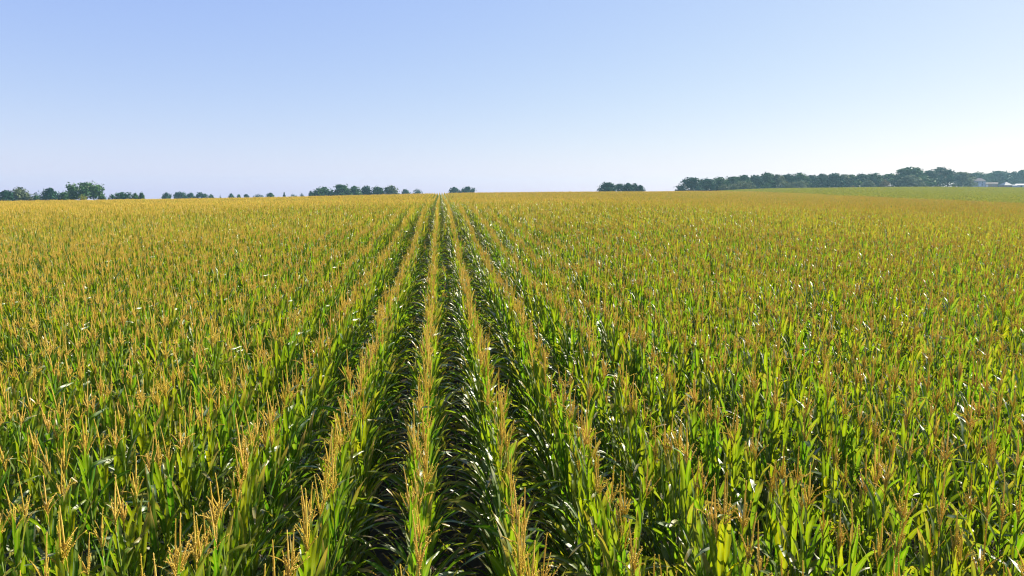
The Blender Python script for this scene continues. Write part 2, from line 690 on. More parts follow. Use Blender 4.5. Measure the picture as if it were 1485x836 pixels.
R_NEAR, R_MID, R_FAR = 32.0, 75.0, 335.0
xa, ya, ra, da = rows_points(SPACING, -6, R_MID, -60, 62, 21)
xf, yf, rf, df = rows_points(SPACING * FARN, 20, R_FAR, -235, SOY_X + 1, 22)
m = (da < R_MID)
xa, ya, ra, da = xa[m], ya[m], ra[m], da[m]
m = (df >= R_MID) & (df < R_FAR)
xf, yf, rf, df = xf[m], yf[m], rf[m], df[m]
m = visible_mask(xf, yf, ground_z(xf, yf) + PLANT_H, 1.3)
xf, yf, rf, df = xf[m], yf[m], rf[m], df[m]


def height_var(x, y, g):
    low = 0.035 * np.sin(x * 0.31 + 1.3) * np.sin(y * 0.21) + 0.02 * np.sin(x * 1.7 + y * 0.9)
    return 0.985 + low + g.normal(0, 0.040, len(x))


g = np.random.default_rng(5)
za, zf = ground_z(xa, ya), ground_z(xf, yf)
sa, sf = height_var(xa, ya, g), height_var(xf, yf, g)
rota, tila = PI / 2 + g.choice([0, PI], len(xa)) + g.normal(0, 0.36, len(xa)), g.normal(0, 0.014, (len(xa), 2)) * np.where(g.random((len(xa), 1)) < 0.05, 7.0, 1.0)
rotf, tilf = g.choice([0, PI], len(xf)) + g.normal(0, .1, len(xf)), g.normal(0, 0.012, (len(xf), 2))


def ripeness(x, y, g):
    """0..1: broad patches of greener and riper corn, with plant to plant scatter."""
    n = np.sin(x * 0.083 + 1.1) * np.sin(y * 0.061 + 0.4) + 0.7 * np.sin(x * 0.21 - y * 0.13) + 0.5 * np.sin(x * 0.037 + y * 0.029 + 2)
    return np.clip(0.5 + 0.2 * n + g.normal(0, 0.26, len(x)), 0, 0.999)


ripea, ripef = ripeness(xa, ya, g), ripeness(xf, yf, g)
picka = np.where(da < R_NEAR, (ripea * NV).astype(int), NV + (ripea * NM).astype(int))
pickf = NV + NM + (ripef * NF).astype(int)


# the 300 plants that show largest become objects of their own
def project(x, y, z):
    rx = x * cy_ - y * sy_
    fh = x * sy_ + y * cy_
    uz = z - CAM_Z
    dep = fh * cp_ - uz * sp_
    v = fh * sp_ + uz * cp_
    return CX + FPX * rx / dep, CY - FPX * v / dep, dep


tx, ty, tdep = project(xa, ya, za + 2.35 * sa)
cand = np.where((tdep > 0.8) & (tx > -10) & (tx < 1495) & (ty < 832))[0]
cand = cand[np.argsort(tdep[cand])][:300]
own = np.zeros(len(xa), bool)
own[cand] = True

pts = np.concatenate([np.stack([xa, ya, za], -1)[~own], np.stack([xf, yf, zf], -1)])
rots = np.concatenate([np.column_stack([tila, rota])[~own], np.column_stack([tilf, rotf])])
scl = np.concatenate([sa[~own], sf])
pick = np.concatenate([picka[~own], pickf])


def instancer(name, pts, rots, scl, pick, col):
    me = bpy.data.meshes.new(name)
    me.from_pydata([tuple(p) for p in pts], [], [])
    a = me.attributes.new('pick', 'INT', 'POINT')
    a.data.foreach_set('value', np.asarray(pick, np.int32))
    a = me.attributes.new('turn', 'FLOAT_VECTOR', 'POINT')
    a.data.foreach_set('vector', np.asarray(rots, np.float32).ravel())
    a = me.attributes.new('size', 'FLOAT', 'POINT')
    a.data.foreach_set('value', np.asarray(scl, np.float32))
    o = link(bpy.data.objects.new(name, me))
    ng = bpy.data.node_groups.new(name + '_nodes', 'GeometryNodeTree')
    ng.interface.new_socket('Geometry', in_out='INPUT', socket_type='NodeSocketGeometry')
    ng.interface.new_socket('Geometry', in_out='OUTPUT', socket_type='NodeSocketGeometry')
    N, L = ng.nodes, ng.links
    gi, go = N.new('NodeGroupInput'), N.new('NodeGroupOutput')
    ci = N.new('GeometryNodeCollectionInfo')
    ci.inputs['Collection'].default_value = col
    ci.inputs['Separate Children'].default_value = True
    ci.inputs['Reset Children'].default_value = True
    ip = N.new('GeometryNodeInstanceOnPoints')
    ip.inputs['Pick Instance'].default_value = True

    def named(n, t):
        q = N.new('GeometryNodeInputNamedAttribute')
        q.data_type = t
        q.inputs['Name'].default_value = n
        return q.outputs['Attribute']
    e2r = N.new('FunctionNodeEulerToRotation')
    L.new(named('turn', 'FLOAT_VECTOR'), e2r.inputs[0])
    L.new(gi.outputs[0], ip.inputs['Points'])
    L.new(ci.outputs[0], ip.inputs['Instance'])
    L.new(named('pick', 'INT'), ip.inputs['Instance Index'])
    L.new(e2r.outputs[0], ip.inputs['Rotation'])
    L.new(named('size', 'FLOAT'), ip.inputs['Scale'])
    L.new(ip.outputs[0], go.inputs[0])
    md = o.modifiers.new('scatter', 'NODES')
    md.node_group = ng
    return o


corn = instancer('corn_field', pts, rots, scl, pick, col_src)
tag(corn, 'mass of green corn with golden tassels running in rows to the ridge', 'corn field', kind='stuff')

ORD = ['first', 'second', 'third', 'fourth', 'fifth', 'sixth', 'seventh', 'eighth', 'ninth', 'tenth']


def row_words(k):
    if k <= 0:
        n, side = -k, 'left'
    else:
        n, side = k - 1, 'right'
    o = ORD[n] if n < len(ORD) else 'outermost'
    return '%s row %s of the dark central furrow' % (o, side)


proto = {}
for i in cand:
    k = int(picka[i]) % NV
    root = empty('corn_plant', (xa[i], ya[i], za[i]))
    root.rotation_euler = (tila[i, 0], tila[i, 1], rota[i])
    root.scale = (sa[i],) * 3
    rw = row_words(int(ra[i]))
    tag(root, 'tasselled corn plant near the camera in the ' + rw, 'corn plant', 'corn plants near the camera in the ' + rw)
    if k not in proto:
        s_, l_, t_, e_, sk_ = near_parts[k]
        so = s_.obj('stalk', MAT_STALK, root)
        lo = l_.obj('leaves', MAT_LEAF, root)
        to = t_.obj('tassel', MAT_TASSEL, root)
        eo = e_.obj('ear', MAT_HUSK, root)
        ko = sk_.obj('silk', MAT_SILK, eo)
        proto[k] = (so, lo, to, eo, ko)
    else:
        so, lo, to, eo, ko = proto[k]
        ear = None
        for q in (so, lo, to, eo):
            c = q.copy()
            link(c)
            c.parent = root
            if q is eo:
                ear = c
        c = ko.copy()
        link(c)
        c.parent = ear



# ------------------------------------------------------------------ soybean field
def soy_col(k):
    def f(nt):
        c = mix_rgb(nt, attr(nt, 'hue'), (0.14 * k, 0.215 * k, 0.010 * k), (0.42 * k, 0.32 * k, 0.02 * k))
        return mix_rgb(nt, math_node(nt, 'MULTIPLY', inst_random(nt), 0.6), c, (0.22 * k, 0.22 * k, 0.02 * k))
    return f


MAT_SOY = leafy('soy_leaf', soy_col(1.0), soy_col(1.4), 0.3, 0.0, 0.5)
col_soy = bpy.data.collections.new('soy_sources')
for k in range(6):
    r = random.Random(700 + k)
    mb = MB('hue')
    for q in range(70):
        a, rad = r.uniform(0, 6.28), math.sqrt(r.random()) * 0.75
        c = Vector((math.cos(a) * rad, math.sin(a) * rad, (0.35 + 0.55 * r.random()) * (1 - 0.35 * rad ** 2)))
        u = Vector((r.gauss(0, 1), r.gauss(0, 1), r.gauss(0, .5))).normalized()
        w = u.orthogonal().normalized()
        w.rotate(__import__('mathutils').Quaternion(u, r.uniform(0, 6.28)))
        s1, s2 = r.uniform(.10, .17), r.uniform(.07, .11)
        hv = r.random() ** 1.5
        mb.face([mb.vert(c + u * s1, hue=hv), mb.vert(c + w * s2, hue=hv), mb.vert(c - u * s1, hue=hv), mb.vert(c - w * s2, hue=hv)])
    col_soy.objects.link(mb.obj('soy_source_%d' % k, MAT_SOY, linked=False))
g = np.random.default_rng(9)
sx_, sy2 = [], []
X, Y = np.meshgrid(np.arange(SOY_X + .9, 560, 1.05), np.arange(60, 560, 1.05))
X = X + g.uniform(-.3, .3, X.shape)
Y = Y + g.uniform(-.4, .4, Y.shape)
X, Y = X.ravel(), Y.ravel()
azs, ds = np.arctan2(X, Y), np.hypot(X, Y)
m = (azs < AZ_R) & (ds < 545)
X, Y = X[m], Y[m]
ZS = ground_z(X, Y)
m = visible_mask(X, Y, ZS + SOY_H, 0.8)
X, Y, ZS = X[m], Y[m], ZS[m]
soy = instancer('soybean_field', np.stack([X, Y, ZS], -1), np.column_stack([np.zeros((len(X), 2)), g.uniform(0, 6.28, len(X))]),
                g.uniform(.85, 1.1, len(X)), g.integers(0, 6, len(X)), col_soy)
tag(soy, 'pale green low crop between the corn and the tree line', 'crop field', kind='stuff')



# ------------------------------------------------------------------ trees
def crown_col(a, b, k):
    def f(nt):
        c = mix_rgb(nt, attr(nt, 'hue'), tuple(x * k for x in a), tuple(x * k for x in b))
        o = inst_random(nt)
        return mix_rgb(nt, math_node(nt, 'MULTIPLY', o, 0.5), c, tuple(x * k for x in (a[0] * 1.5, a[1] * 1.25, a[2] * 0.9)))
    return f


def crown_mat(name, a, b):
    return leafy(name, crown_col(a, b, 1.0), crown_col(a, b, 1.2), 0.16, 0.06, 0.5)


CROWN = {
    'green': crown_mat('foliage_green', (0.016, 0.055, 0.018), (0.080, 0.16, 0.042)),
    'dark': crown_mat('foliage_dark', (0.007, 0.036, 0.022), (0.040, 0.115, 0.055)),
    'grey': crown_mat('foliage_grey_green', (0.06, 0.085, 0.040), (0.15, 0.185, 0.09)),
    'yellow': crown_mat('foliage_yellow_green', (0.13, 0.16, 0.015), (0.24, 0.25, 0.03)),
    'autumn': crown_mat('foliage_autumn', (0.11, 0.085, 0.025), (0.19, 0.14, 0.05)),
}


def tree_meshes(kind, seed):
    """Trunk with limbs and a crown of leaf sprays round clump centres; unit height 1, real crown width = aspect."""
    r = random.Random(seed)
    spec = dict(oak=(1.05, .06, 20, .24, 3200), tall=(.74, .05, 18, .20, 2800), spread=(1.45, .30, 16, .23, 2600),
                airy=(.62, .24, 13, .15, 1300), willow=(1.15, .0, 22, .24, 3400), bush=(1.35, .0, 12, .30, 1600),
                conifer=(.50, .06, 12, .2, 1400))[kind]
    asp, z0, nc, cr, nl = spec
    tr = MB()
    cw = MB('hue')
    clumps = []
    for i in range(nc):
        a = i * 2.4 + r.uniform(-.5, .5)
        t = (i + r.random()) / nc
        if kind == 'conifer':
            z = .1 + .86 * t
            rad = asp * .5 * (1 - t) * r.uniform(.3, .9)
            cs = .04 + .16 * (1 - t)
        else:
            z = z0 + cr * (.7 if z0 > .1 else .4) + (1 - z0 - cr * (1.45 if z0 > .1 else 1.15)) * t
            prof = math.sin(PI * ((.20 if z0 > .1 else .34) + (.70 if z0 > .1 else .61) * t)) ** .8
            rad = (asp * .5 - cr * .6) * prof * r.uniform(.45, 1.05)
            cs = cr * r.uniform(.6, 1.05)
        clumps.append((Vector((math.cos(a) * rad, math.sin(a) * rad, z)), cs))
    if kind not in ('conifer', 'bush'):
        clumps.append((Vector((r.uniform(-.06, .06), 0, 1 - cr * .75)), cr * .75))
        clumps.append((Vector((r.uniform(-.1, .1), r.uniform(-.1, .1), .5 + z0 * .4)), cr * 1.1))
        for i in range(5):
            a = r.uniform(0, 6.28)
            rad = asp * r.uniform(.03, .24)
            z = 1 - cr * r.uniform(.1, .5) - rad * .9 / asp
            clumps.append((Vector((math.cos(a) * rad, math.sin(a) * rad, z)), cr * r.uniform(.22, .42)))
    # trunk and limbs
    fork = max(.16, z0 + .10)
    tr.tube([(0, 0, -.03), (.004, 0, fork * .5), (.0, .006, fork), (.01, 0, .62)], [.034, .026, .022, .008], 7)
    for c, cs in clumps[::2]:
        b = Vector((0, 0, min(fork + r.uniform(-.04, .2), c.z * .8)))
        mid = b.lerp(c, .5) + Vector((0, 0, -.02))
        tr.tube([b, mid, c], [.014, .009, .003], 5)
    per = nl // len(clumps)
    for c, cs in clumps:
        tint = r.uniform(-.4, .3)
        for q in range(per):
            d = Vector((r.gauss(0, 1), r.gauss(0, 1), r.gauss(0, 1))).normalized()
            rr = cs * (r.random() ** .45) * (1 + .3 * math.sin(7 * d.x + seed) * math.sin(6 * d.y + 5 * d.z))
            p = c + Vector((d.x * rr, d.y * rr, d.z * rr * .8))
            if p.z < 0.01:
                continue
            u = (d + Vector((r.gauss(0, .45), r.gauss(0, .45), r.gauss(0, .45)))).normalized()
            a = u.orthogonal().normalized()
            b = u.cross(a)
            s = r.uniform(.020, .046)
            hv = min(1, max(0, r.random() * .6 + .2 + tint))
            k = [cw.vert(p + a * s, hue=hv), cw.vert(p + b * s * .8, hue=hv), cw.vert(p - a * s, hue=hv), cw.vert(p - b * s * .8, hue=hv)]
            cw.face(k)
    xs = [v[0] for v in cw.v]
    zs = [v[2] for v in cw.v]
    return tr, cw, float(np.percentile(xs, 96) - np.percentile(xs, 4)), float(np.percentile(zs, 99.6))


LIB = {}
SEEN = {}


def tree_proto(kind, v, tint):
    key = (kind, v)
    if key not in LIB:
        tr, cw, w, h = tree_meshes(kind, sum(map(ord, kind)) * 7 + v)
        LIB[key] = (tr, cw, w, h)
    return LIB[key]


def tree(px, top, wpx, D, kind, tint, label, group, name='tree', cat='tree', v=None):
    foot = at(px, 280, D)
    z0 = gz(foot.x, foot.y) - 0.5
    zt = at(px, top, D).z
    h = max(zt - z0, 1.0)
    width = wpx * D / FPX * (0.86 if px < 960 else 0.95)
    v = (SEEN.setdefault(kind, 0)) % 3 if v is None else v
    SEEN[kind] += 1
    tr, cw, w0, h0 = tree_proto(kind, v, tint)
    root = empty(name, (foot.x, foot.y, z0))
    root.rotation_euler = (0, 0, rng.uniform(0, 6.28))
    root.scale = (width / w0, width / w0, h / h0)
    tag(root, label, cat, group)
    for part, mb, mt in (('trunk', tr, MAT_BARK), ('crown', cw, CROWN[tint])):
        key = (part, kind, v, tint)
        if key in LIB:
            c = LIB[key].copy()
            link(c)
            c.parent = root
        else:
            LIB[key] = mb.obj(part, mt, root, smooth=(part == 'trunk'))

    return root


G1 = 'trees along the left skyline'
G2 = 'tiny trees on the skyline between the left trees and the grove'
G3 = 'trees of the small grove left of the row vanishing point'
G4 = 'pairs of trees beyond the ridge beside the row vanishing point'
G5 = 'clump of trees standing alone on the ridge'
G6 = 'trees of the long windbreak on the right'
G7 = 'shrubs along the foot of the right windbreak'
G8 = 'trees around the farmstead'
T = [
    (8, 277, 22, 330, 'willow', 'dark', 'dense dark rounded tree at the left edge of the skyline', G1),
    (28, 273, 26, 340, 'oak', 'grey', 'grey-green loose-topped tree second from the left edge of the skyline', G1),
    (52, 280, 24, 350, 'bush', 'green', 'low broad tree between grey-green tree and dark domed tree at far left', G1),
    (73, 273, 24, 345, 'oak', 'dark', 'dark domed tree with small rounded peak left of the big spreading tree', G1),
    (94, 279.5, 26, 350, 'willow', 'green', 'low even-topped tree touching left side of the big spreading tree', G1),
    (124, 265, 44, 340, 'spread', 'green', 'biggest spreading tree of the left skyline with a wide ragged crown', G1),
    (120, 283, 13, 318, 'bush', 'yellow', 'bright yellow-green bush under the big spreading tree', G1),
    (147, 281.8, 13, 350, 'oak', 'green', 'small rounded tree just right of the big spreading tree', G1),
    (159, 284, 8, 360, 'bush', 'grey', 'tiny pale bush between two small skyline trees right of big tree', G1),
    (177, 279.3, 26, 360, 'spread', 'dark', 'wide flat-topped tree midway between big left tree and bare skyline gap', G1),
    (196, 281, 12, 360, 'oak', 'green', 'small full tree left of a narrow one before the bare skyline gap', G1),
    (205, 279.8, 9, 362, 'tall', 'green', 'narrow tree last before the bare gap in the left skyline', G1),
    (241, 279.7, 12, 560, 'spread', 'dark', 'lone flat-topped tree first after the bare gap in the left skyline', G2),
    (261, 278.4, 17, 570, 'spread', 'dark', 'tallest of the four flat-topped trees in a row, at its left end', G2),
    (276, 280, 15, 580, 'oak', 'dark', 'rounded tree second in the row of flat-topped skyline trees', G2),
    (292, 279.4, 17, 570, 'spread', 'dark', 'widest tree at right end of the row of flat-topped skyline trees', G2),
    (306, 282.3, 9, 600, 'oak', 'green', 'small round tree just right of the flat-topped skyline row', G2),
    (319, 284, 5, 620, 'bush', 'green', 'tiniest bush alone on the left skyline', G2),
    (335, 281.4, 11, 600, 'oak', 'dark', 'small domed tree between the tiniest bush and low hedge trees', G2),
    (346, 282.6, 6, 620, 'tall', 'green', 'tiny upright tree right of the small domed skyline tree', G2),
    (357, 282, 9, 640, 'airy', 'dark', 'thin spiky tree left of the long low hedge tree', G2),
    (375, 282.2, 20, 600, 'bush', 'dark', 'long low hedge-like tree on the skyline left of the grove', G2),
    (392, 280, 15, 600, 'oak', 'green', 'round tree at right end of the long low hedge-like tree', G2),
    (412, 279.4, 7, 600, 'conifer', 'dark', 'small pointed conifer left of the grove', G2),
    (426, 281.8, 12, 620, 'bush', 'dark', 'low bush between the pointed conifer and the grove, left one of two', G2),
    (438, 281.0, 11, 620, 'bush', 'dark', 'low bush between the pointed conifer and the grove, right one of two', G2),
    (451, 277.6, 9, 470, 'oak', 'dark', 'small outlying tree at the left tip of the grove', G3),
    (468, 272.3, 30, 480, 'oak', 'green', 'broad tree with sloping left shoulder at the left end of the grove', G3),
    (495, 268.2, 27, 480, 'willow', 'green', 'tallest tree of the grove with a domed crown', G3),
    (514, 270.2, 22, 485, 'oak', 'green', 'round tree just right of the tallest grove tree', G3),
    (531, 270.7, 20, 490, 'willow', 'dark', 'darkest blue-green tree in the middle of the grove', G3),
    (548, 271.8, 22, 490, 'willow', 'green', 'lower tree between darkest grove tree and its twin-topped end tree', G3),
    (567, 269.8, 24, 485, 'oak', 'grey', 'twin-topped tree at the right end of the grove', G3),
    (588, 275.2, 15, 640, 'oak', 'dark', 'small far tree just right of the grove, left one of two', G4),
    (605, 274.7, 18, 640, 'bush', 'dark', 'low wide far tree right of the grove, right one of two', G4),
    (659, 271.7, 19, 560, 'oak', 'dark', 'square-topped tree, left of the pair just right of the row vanishing point', G4),
    (678, 271.0, 20, 560, 'spread', 'dark', 'peaked wide tree, right of the pair just right of the row vanishing point', G4),
    (881, 265.2, 26, 420, 'willow', 'dark', 'dense dark tree down to the ground at left of the lone ridge clump', G5),
    (899, 266.6, 17, 425, 'spread', 'dark', 'second tree of the lone ridge clump, with bare trunk showing', G5),
    (911, 265.8, 14, 425, 'tall', 'dark', 'upright middle tree of the lone ridge clump', G5),
    (920, 266.4, 12, 430, 'spread', 'dark', 'thin-trunked tree fourth in the lone ridge clump', G5),
    (928, 268.8, 12, 425, 'oak', 'dark', 'lowest tree at the right end of the lone ridge clump', G5),
    (980, 275.4, 5, 430, 'bush', 'dark', 'tiny dark bush just left of the long windbreak', G7),
    (1002, 258.4, 31, 455, 'willow', 'dark', 'dark rounded end tree at the left tip of the long windbreak', G6),
    (1024, 259.8, 24, 462, 'willow', 'dark', 'second tree of the windbreak, flat-topped beside the rounded end tree', G6),
    (1042, 257.8, 26, 468, 'oak', 'green', 'third tree of the windbreak, standing behind the first pale shrubs', G6),
    (1062, 256.6, 23, 474, 'willow', 'green', 'fourth tree of the windbreak with a small spire on its left', G6),
    (1078, 254.2, 24, 480, 'oak', 'green', 'fifth tree of the windbreak, behind the widest pale shrub', G6),
    (1095, 254.8, 23, 484, 'willow', 'dark', 'sixth tree of the windbreak, dark to the ground', G6),
    (1111, 251.2, 20, 488, 'tall', 'green', 'peaked tree highest in the left half of the windbreak', G6),
    (1126, 253.8, 22, 490, 'oak', 'grey', 'pale-topped tree just right of the peaked windbreak tree', G6),
    (1142, 253.3, 22, 494, 'willow', 'dark', 'dark tree in mid windbreak behind the twin pale shrubs', G6),
    (1159, 251.7, 24, 498, 'oak', 'green', 'tall rounded tree over the right one of the twin pale shrubs', G6),
    (1176, 254.6, 21, 500, 'willow', 'dark', 'slightly sunken tree right of the twin pale shrubs', G6),
    (1191, 252.3, 21, 504, 'oak', 'dark', 'dark-faced tree, left of two equal ones past the sunken windbreak tree', G6),
    (1208, 252.2, 23, 506, 'willow', 'dark', 'dark-faced tree, right of two equal ones past the sunken windbreak tree', G6),
    (1223, 253.7, 18, 508, 'tall', 'grey', 'narrow grey-green tree before the windbreak turns lower and lighter', G6),
    (1233, 253.8, 22, 510, 'oak', 'green', 'light tree with yellowish edge right of the narrow grey-green one', G6),
    (1248, 252.8, 19, 514, 'willow', 'dark', 'dark tree behind the round pale shrub near windbreak right end', G6),
    (1265, 251.8, 23, 516, 'oak', 'green', 'pale-topped tree left of the orange-tinged bush', G6),
    (1287, 252.8, 27, 520, 'willow', 'green', 'low broad tree behind the orange-tinged bush', G6),
    (1317, 243.8, 44, 520, 'willow', 'green', 'biggest domed tree of the right windbreak', G6),
    (1346, 247.8, 25, 525, 'willow', 'dark', 'dark tree between biggest domed tree and the airy pair', G6),
    (1362, 243.2, 18, 530, 'airy', 'dark', 'tall airy tree with sky showing through its top', G6),
    (1373, 246.8, 14, 532, 'airy', 'dark', 'airy tree leaning outward right of the gap in the windbreak', G6),
    (1050, 267, 15, 446, 'bush', 'grey', 'pale shrub farthest left along the windbreak foot', G7),
    (1062, 267, 12, 450, 'bush', 'grey', 'small pale shrub beside the widest shrub of the windbreak foot', G7),
    (1078, 263, 25, 454, 'bush', 'grey', 'widest pale shrub along the windbreak foot', G7),
    (1111, 265, 14, 466, 'bush', 'green', 'small green shrub below the peaked windbreak tree', G7),
    (1137, 263.3, 20, 470, 'bush', 'grey', 'left one of the twin pale shrubs at mid windbreak', G7),
    (1158, 262.8, 22, 474, 'bush', 'grey', 'right one of the twin pale shrubs at mid windbreak', G7),
    (1258, 261.5, 15, 494, 'oak', 'grey', 'round pale shrub near the right end of the windbreak', G7),
    (1282, 260.8, 12, 498, 'bush', 'autumn', 'orange-tinged bush at the windbreak foot left of the biggest tree', G7),
    (1236, 269.2, 7, 490, 'bush', 'autumn', 'tiny tan bush at the windbreak foot left of the round pale shrub', G7),
    (1318, 254.8, 24, 500, 'willow', 'grey', 'greyish small tree in front of the biggest domed tree', G7),
    (1392, 250.3, 32, 560, 'willow', 'grey', 'grey-green weeping tree down to the ground left of the house', G8),
    (1414, 250.7, 24, 690, 'willow', 'green', 'tree directly behind the house roof', G8),
    (1432, 251.7, 21, 692, 'oak', 'green', 'tree behind the long low shed beside the house', G8),
    (1446, 248.3, 26, 692, 'willow', 'dark', 'tallest dark tree between long shed and pyramid-roofed barn', G8),
    (1465, 249.8, 22, 692, 'oak', 'dark', 'ragged tree behind the pyramid-roofed barn', G8),
    (1480, 247.3, 20, 692, 'tall', 'green', 'upright tree at the right edge behind the white shed', G8),
]
for px, top, wpx, D, kind, tint, label, grp in T:
    shrub = 'shrub' in label or 'bush' in label
    tree(px, top, wpx, D, kind, tint, label, grp, 'shrub' if shrub else 'tree', 'shrub' if shrub else 'tree')


# ------------------------------------------------------------------ farmstead
def plain(name, col, rough=0.7, spread=0.12, scale=1.5, metal=0.0):
    m = rough_mat(name, [(0.3, tuple(c * (1 - spread) for c in col)), (0.7, tuple(min(1, c * (1 + spread)) for c in col))], scale, rough)
    m.node_tree.nodes['Principled BSDF'].inputs['Metallic'].default_value = metal
    return m


M_SIDING = plain('grey_siding', (0.40, 0.40, 0.42))
M_SHINGLE = plain('brown_shingles', (0.20, 0.14, 0.12), 0.85)
M_TRIM = plain('white_trim', (0.75, 0.75, 0.73))
M_GLASS = plain('dark_glass', (0.02, 0.022, 0.028), 0.15)
M_TANROOF = plain('tan_roof', (0.15, 0.12, 0.095), 0.9)
M_BROWN = plain('brown_boards', (0.26, 0.17, 0.13), 0.8)
M_STEEL = plain('pale_steel_roof', (0.20, 0.195, 0.21), 0.7)
M_WHITE = plain('white_steel', (0.42, 0.42, 0.43), 0.6)
M_RED = plain('faded_red_boards', (0.22, 0.09, 0.07), 0.85)
M_TYRE = plain('black_rubber', (0.02, 0.02, 0.02), 0.8)


def hip_roof(mb, x0, x1, y0, y1, z, h, rx, over=.35, m=0):
    """Hip roof with eaves; rx = half length of the ridge along x (0 gives a pyramid)."""
    x0, x1, y0, y1 = x0 - over, x1 + over, y0 - over, y1 + over
    cx, cy = (x0 + x1) / 2, (y0 + y1) / 2
    b = [mb.vert(p) for p in ((x0, y0, z), (x1, y0, z), (x1, y1, z), (x0, y1, z))]
    e = [mb.vert((v[0], v[1], z + .18)) for v in ((x0, y0), (x1, y0), (x1, y1), (x0, y1))]
    r0, r1 = mb.vert((cx - max(rx, .01), cy, z + h)), mb.vert((cx + max(rx, .01), cy, z + h))
    mb.face(b[::-1], m)
    for i in range(4):
        mb.face((b[i], b[(i + 1) % 4], e[(i + 1) % 4], e[i]), m)
    mb.face((e[0], e[1], r1, r0), m)
    mb.face((e[1], e[2], r1), m)
    mb.face((e[2], e[3], r0, r1), m)
    mb.face((e[3], e[0], r0), m)


def gable_roof(mb, x0, x1, y0, y1, z, h, over=.35, m=0):
    """Gable roof, ridge along x."""
    x0, x1, y0, y1 = x0 - over, x1 + over, y0 - over, y1 + over
    cy = (y0 + y1) / 2
    prof = [(y0, z), (cy, z + h), (y1, z), (y1, z + .15), (cy, z + h + .17), (y0, z + .15)]
    a = [mb.vert((x0, y, q)) for y, q in prof]
    b = [mb.vert((x1, y, q)) for y, q in prof]
    n = len(prof)
    for i in range(n):
        mb.face((a[i], a[(i + 1) % n], b[(i + 1) % n], b[i]), m)
    mb.face((a[0], a[5], a[4], a[1]), m)
    mb.face((a[1], a[4], a[3], a[2]), m)
    mb.face((b[0], b[1], b[4], b[5]), m)
    mb.face((b[1], b[2], b[3], b[4]), m)


def window(root, x, y, z, w, h):
    """Window set in the front wall (facing -y)."""
    f = MB()
    t = .1
    f.box(x - w / 2 - t, x + w / 2 + t, y - .06, y, z + h / 2, z + h / 2 + t)
    f.box(x - w / 2 - t, x + w / 2 + t, y - .09, y, z - h / 2 - t, z - h / 2)
    f.box(x - w / 2 - t, x - w / 2, y - .06, y, z - h / 2, z + h / 2)
    f.box(x + w / 2, x + w / 2 + t, y - .06, y, z - h / 2, z + h / 2)
    f.box(x - w / 2, x + w / 2, y - .05, y, z - .04, z + .04)
    fo = f.obj('window', M_TRIM, root, smooth=False)
    g = MB()
    g.box(x - w / 2, x + w / 2, y - .03, y + .02, z - h / 2, z - .04)
    g.box(x - w / 2, x + w / 2, y - .03, y + .02, z + .04, z + h / 2)
    g.obj('pane', M_GLASS, fo, smooth=False)


def place(name, px, D, label, cat, turn=0.0):
    p = at(px, 280, D)
    o = empty(name, (p.x, p.y, gz(p.x, p.y)))
    az = math.atan2(p.x, p.y)
    o.rotation_euler = (0, 0, -az + turn)
    tag(o, label, cat)
    return o


HD = 660.0
PM = HD / FPX     # metres per photo pixel


def zrel(o, y):
    """Height above the thing's base that shows at photo row y."""
    p = o.location
    fh = p.x * sy_ + p.y * cy_
    return at(742, y, fh).z - p.z


house = place('farmhouse', 1419, HD, 'grey two-storey farmhouse with brown hip roof and lower left wing', 'house', 0.1)
hx = 7.4 * PM
ez, rz_ = zrel(house, 263.0), zrel(house, 258.5)
b = MB()
b.box(-hx, hx, 0, 8.5, -.5, ez)
b.obj('wall', M_SIDING, house, smooth=False)
b = MB()
b.box(-hx - 6.2 * PM, -hx - .01, 1.2, 7.5, -.5, ez - .3)
b.obj('wing_wall', M_SIDING, house, smooth=False)
b = MB()
hip_roof(b, -hx, hx, 0, 8.5, ez, rz_ - ez, 1.6)
ro = b.obj('roof', M_SHINGLE, house, smooth=False)
b = MB()
b.box(1.0, 1.7, 4.6, 5.3, rz_ - 1.2, rz_ + .5)
b.obj('chimney', M_BROWN, ro, smooth=False)
b = MB()
gable_roof(b, -hx - 6.2 * PM, -hx + 1.2, 1.2, 7.5, ez - .28, (rz_ - ez) * .8)
b.obj('wing_roof', M_SHINGLE, house, smooth=False)
b = MB()
pz = zrel(house, 267.0)
b.box(-hx - 7.2 * PM, -hx - .4, -1.6, 1.18, pz, pz + .22)
po = b.obj('porch_roof', M_SHINGLE, house, smooth=False)
for x in (-hx - 7.0 * PM, -hx - 3.9 * PM, -hx - .7):
    b = MB()
    b.box(x - .09, x + .09, -1.5, -1.32, -.4, pz - .003)
    b.obj('post', M_TRIM, po, smooth=False)
zu, zl = zrel(house, 264.9), zrel(house, 268.6)
for x, z in ((-2.5 * PM, zu), (3.6 * PM, zu), (-2.5 * PM, zl), (3.6 * PM, zl)):
    window(house, x, -.003, z, 1.0, 1.5)
window(house, -hx - 3.4 * PM, 1.197, zu, .9, 1.2)
b = MB()
b.box(.1 * PM, 1.6 * PM, -.06, .02, max(zl - 1.3, .0), zl + .75)
b.obj('door', M_TRIM, house, smooth=False)

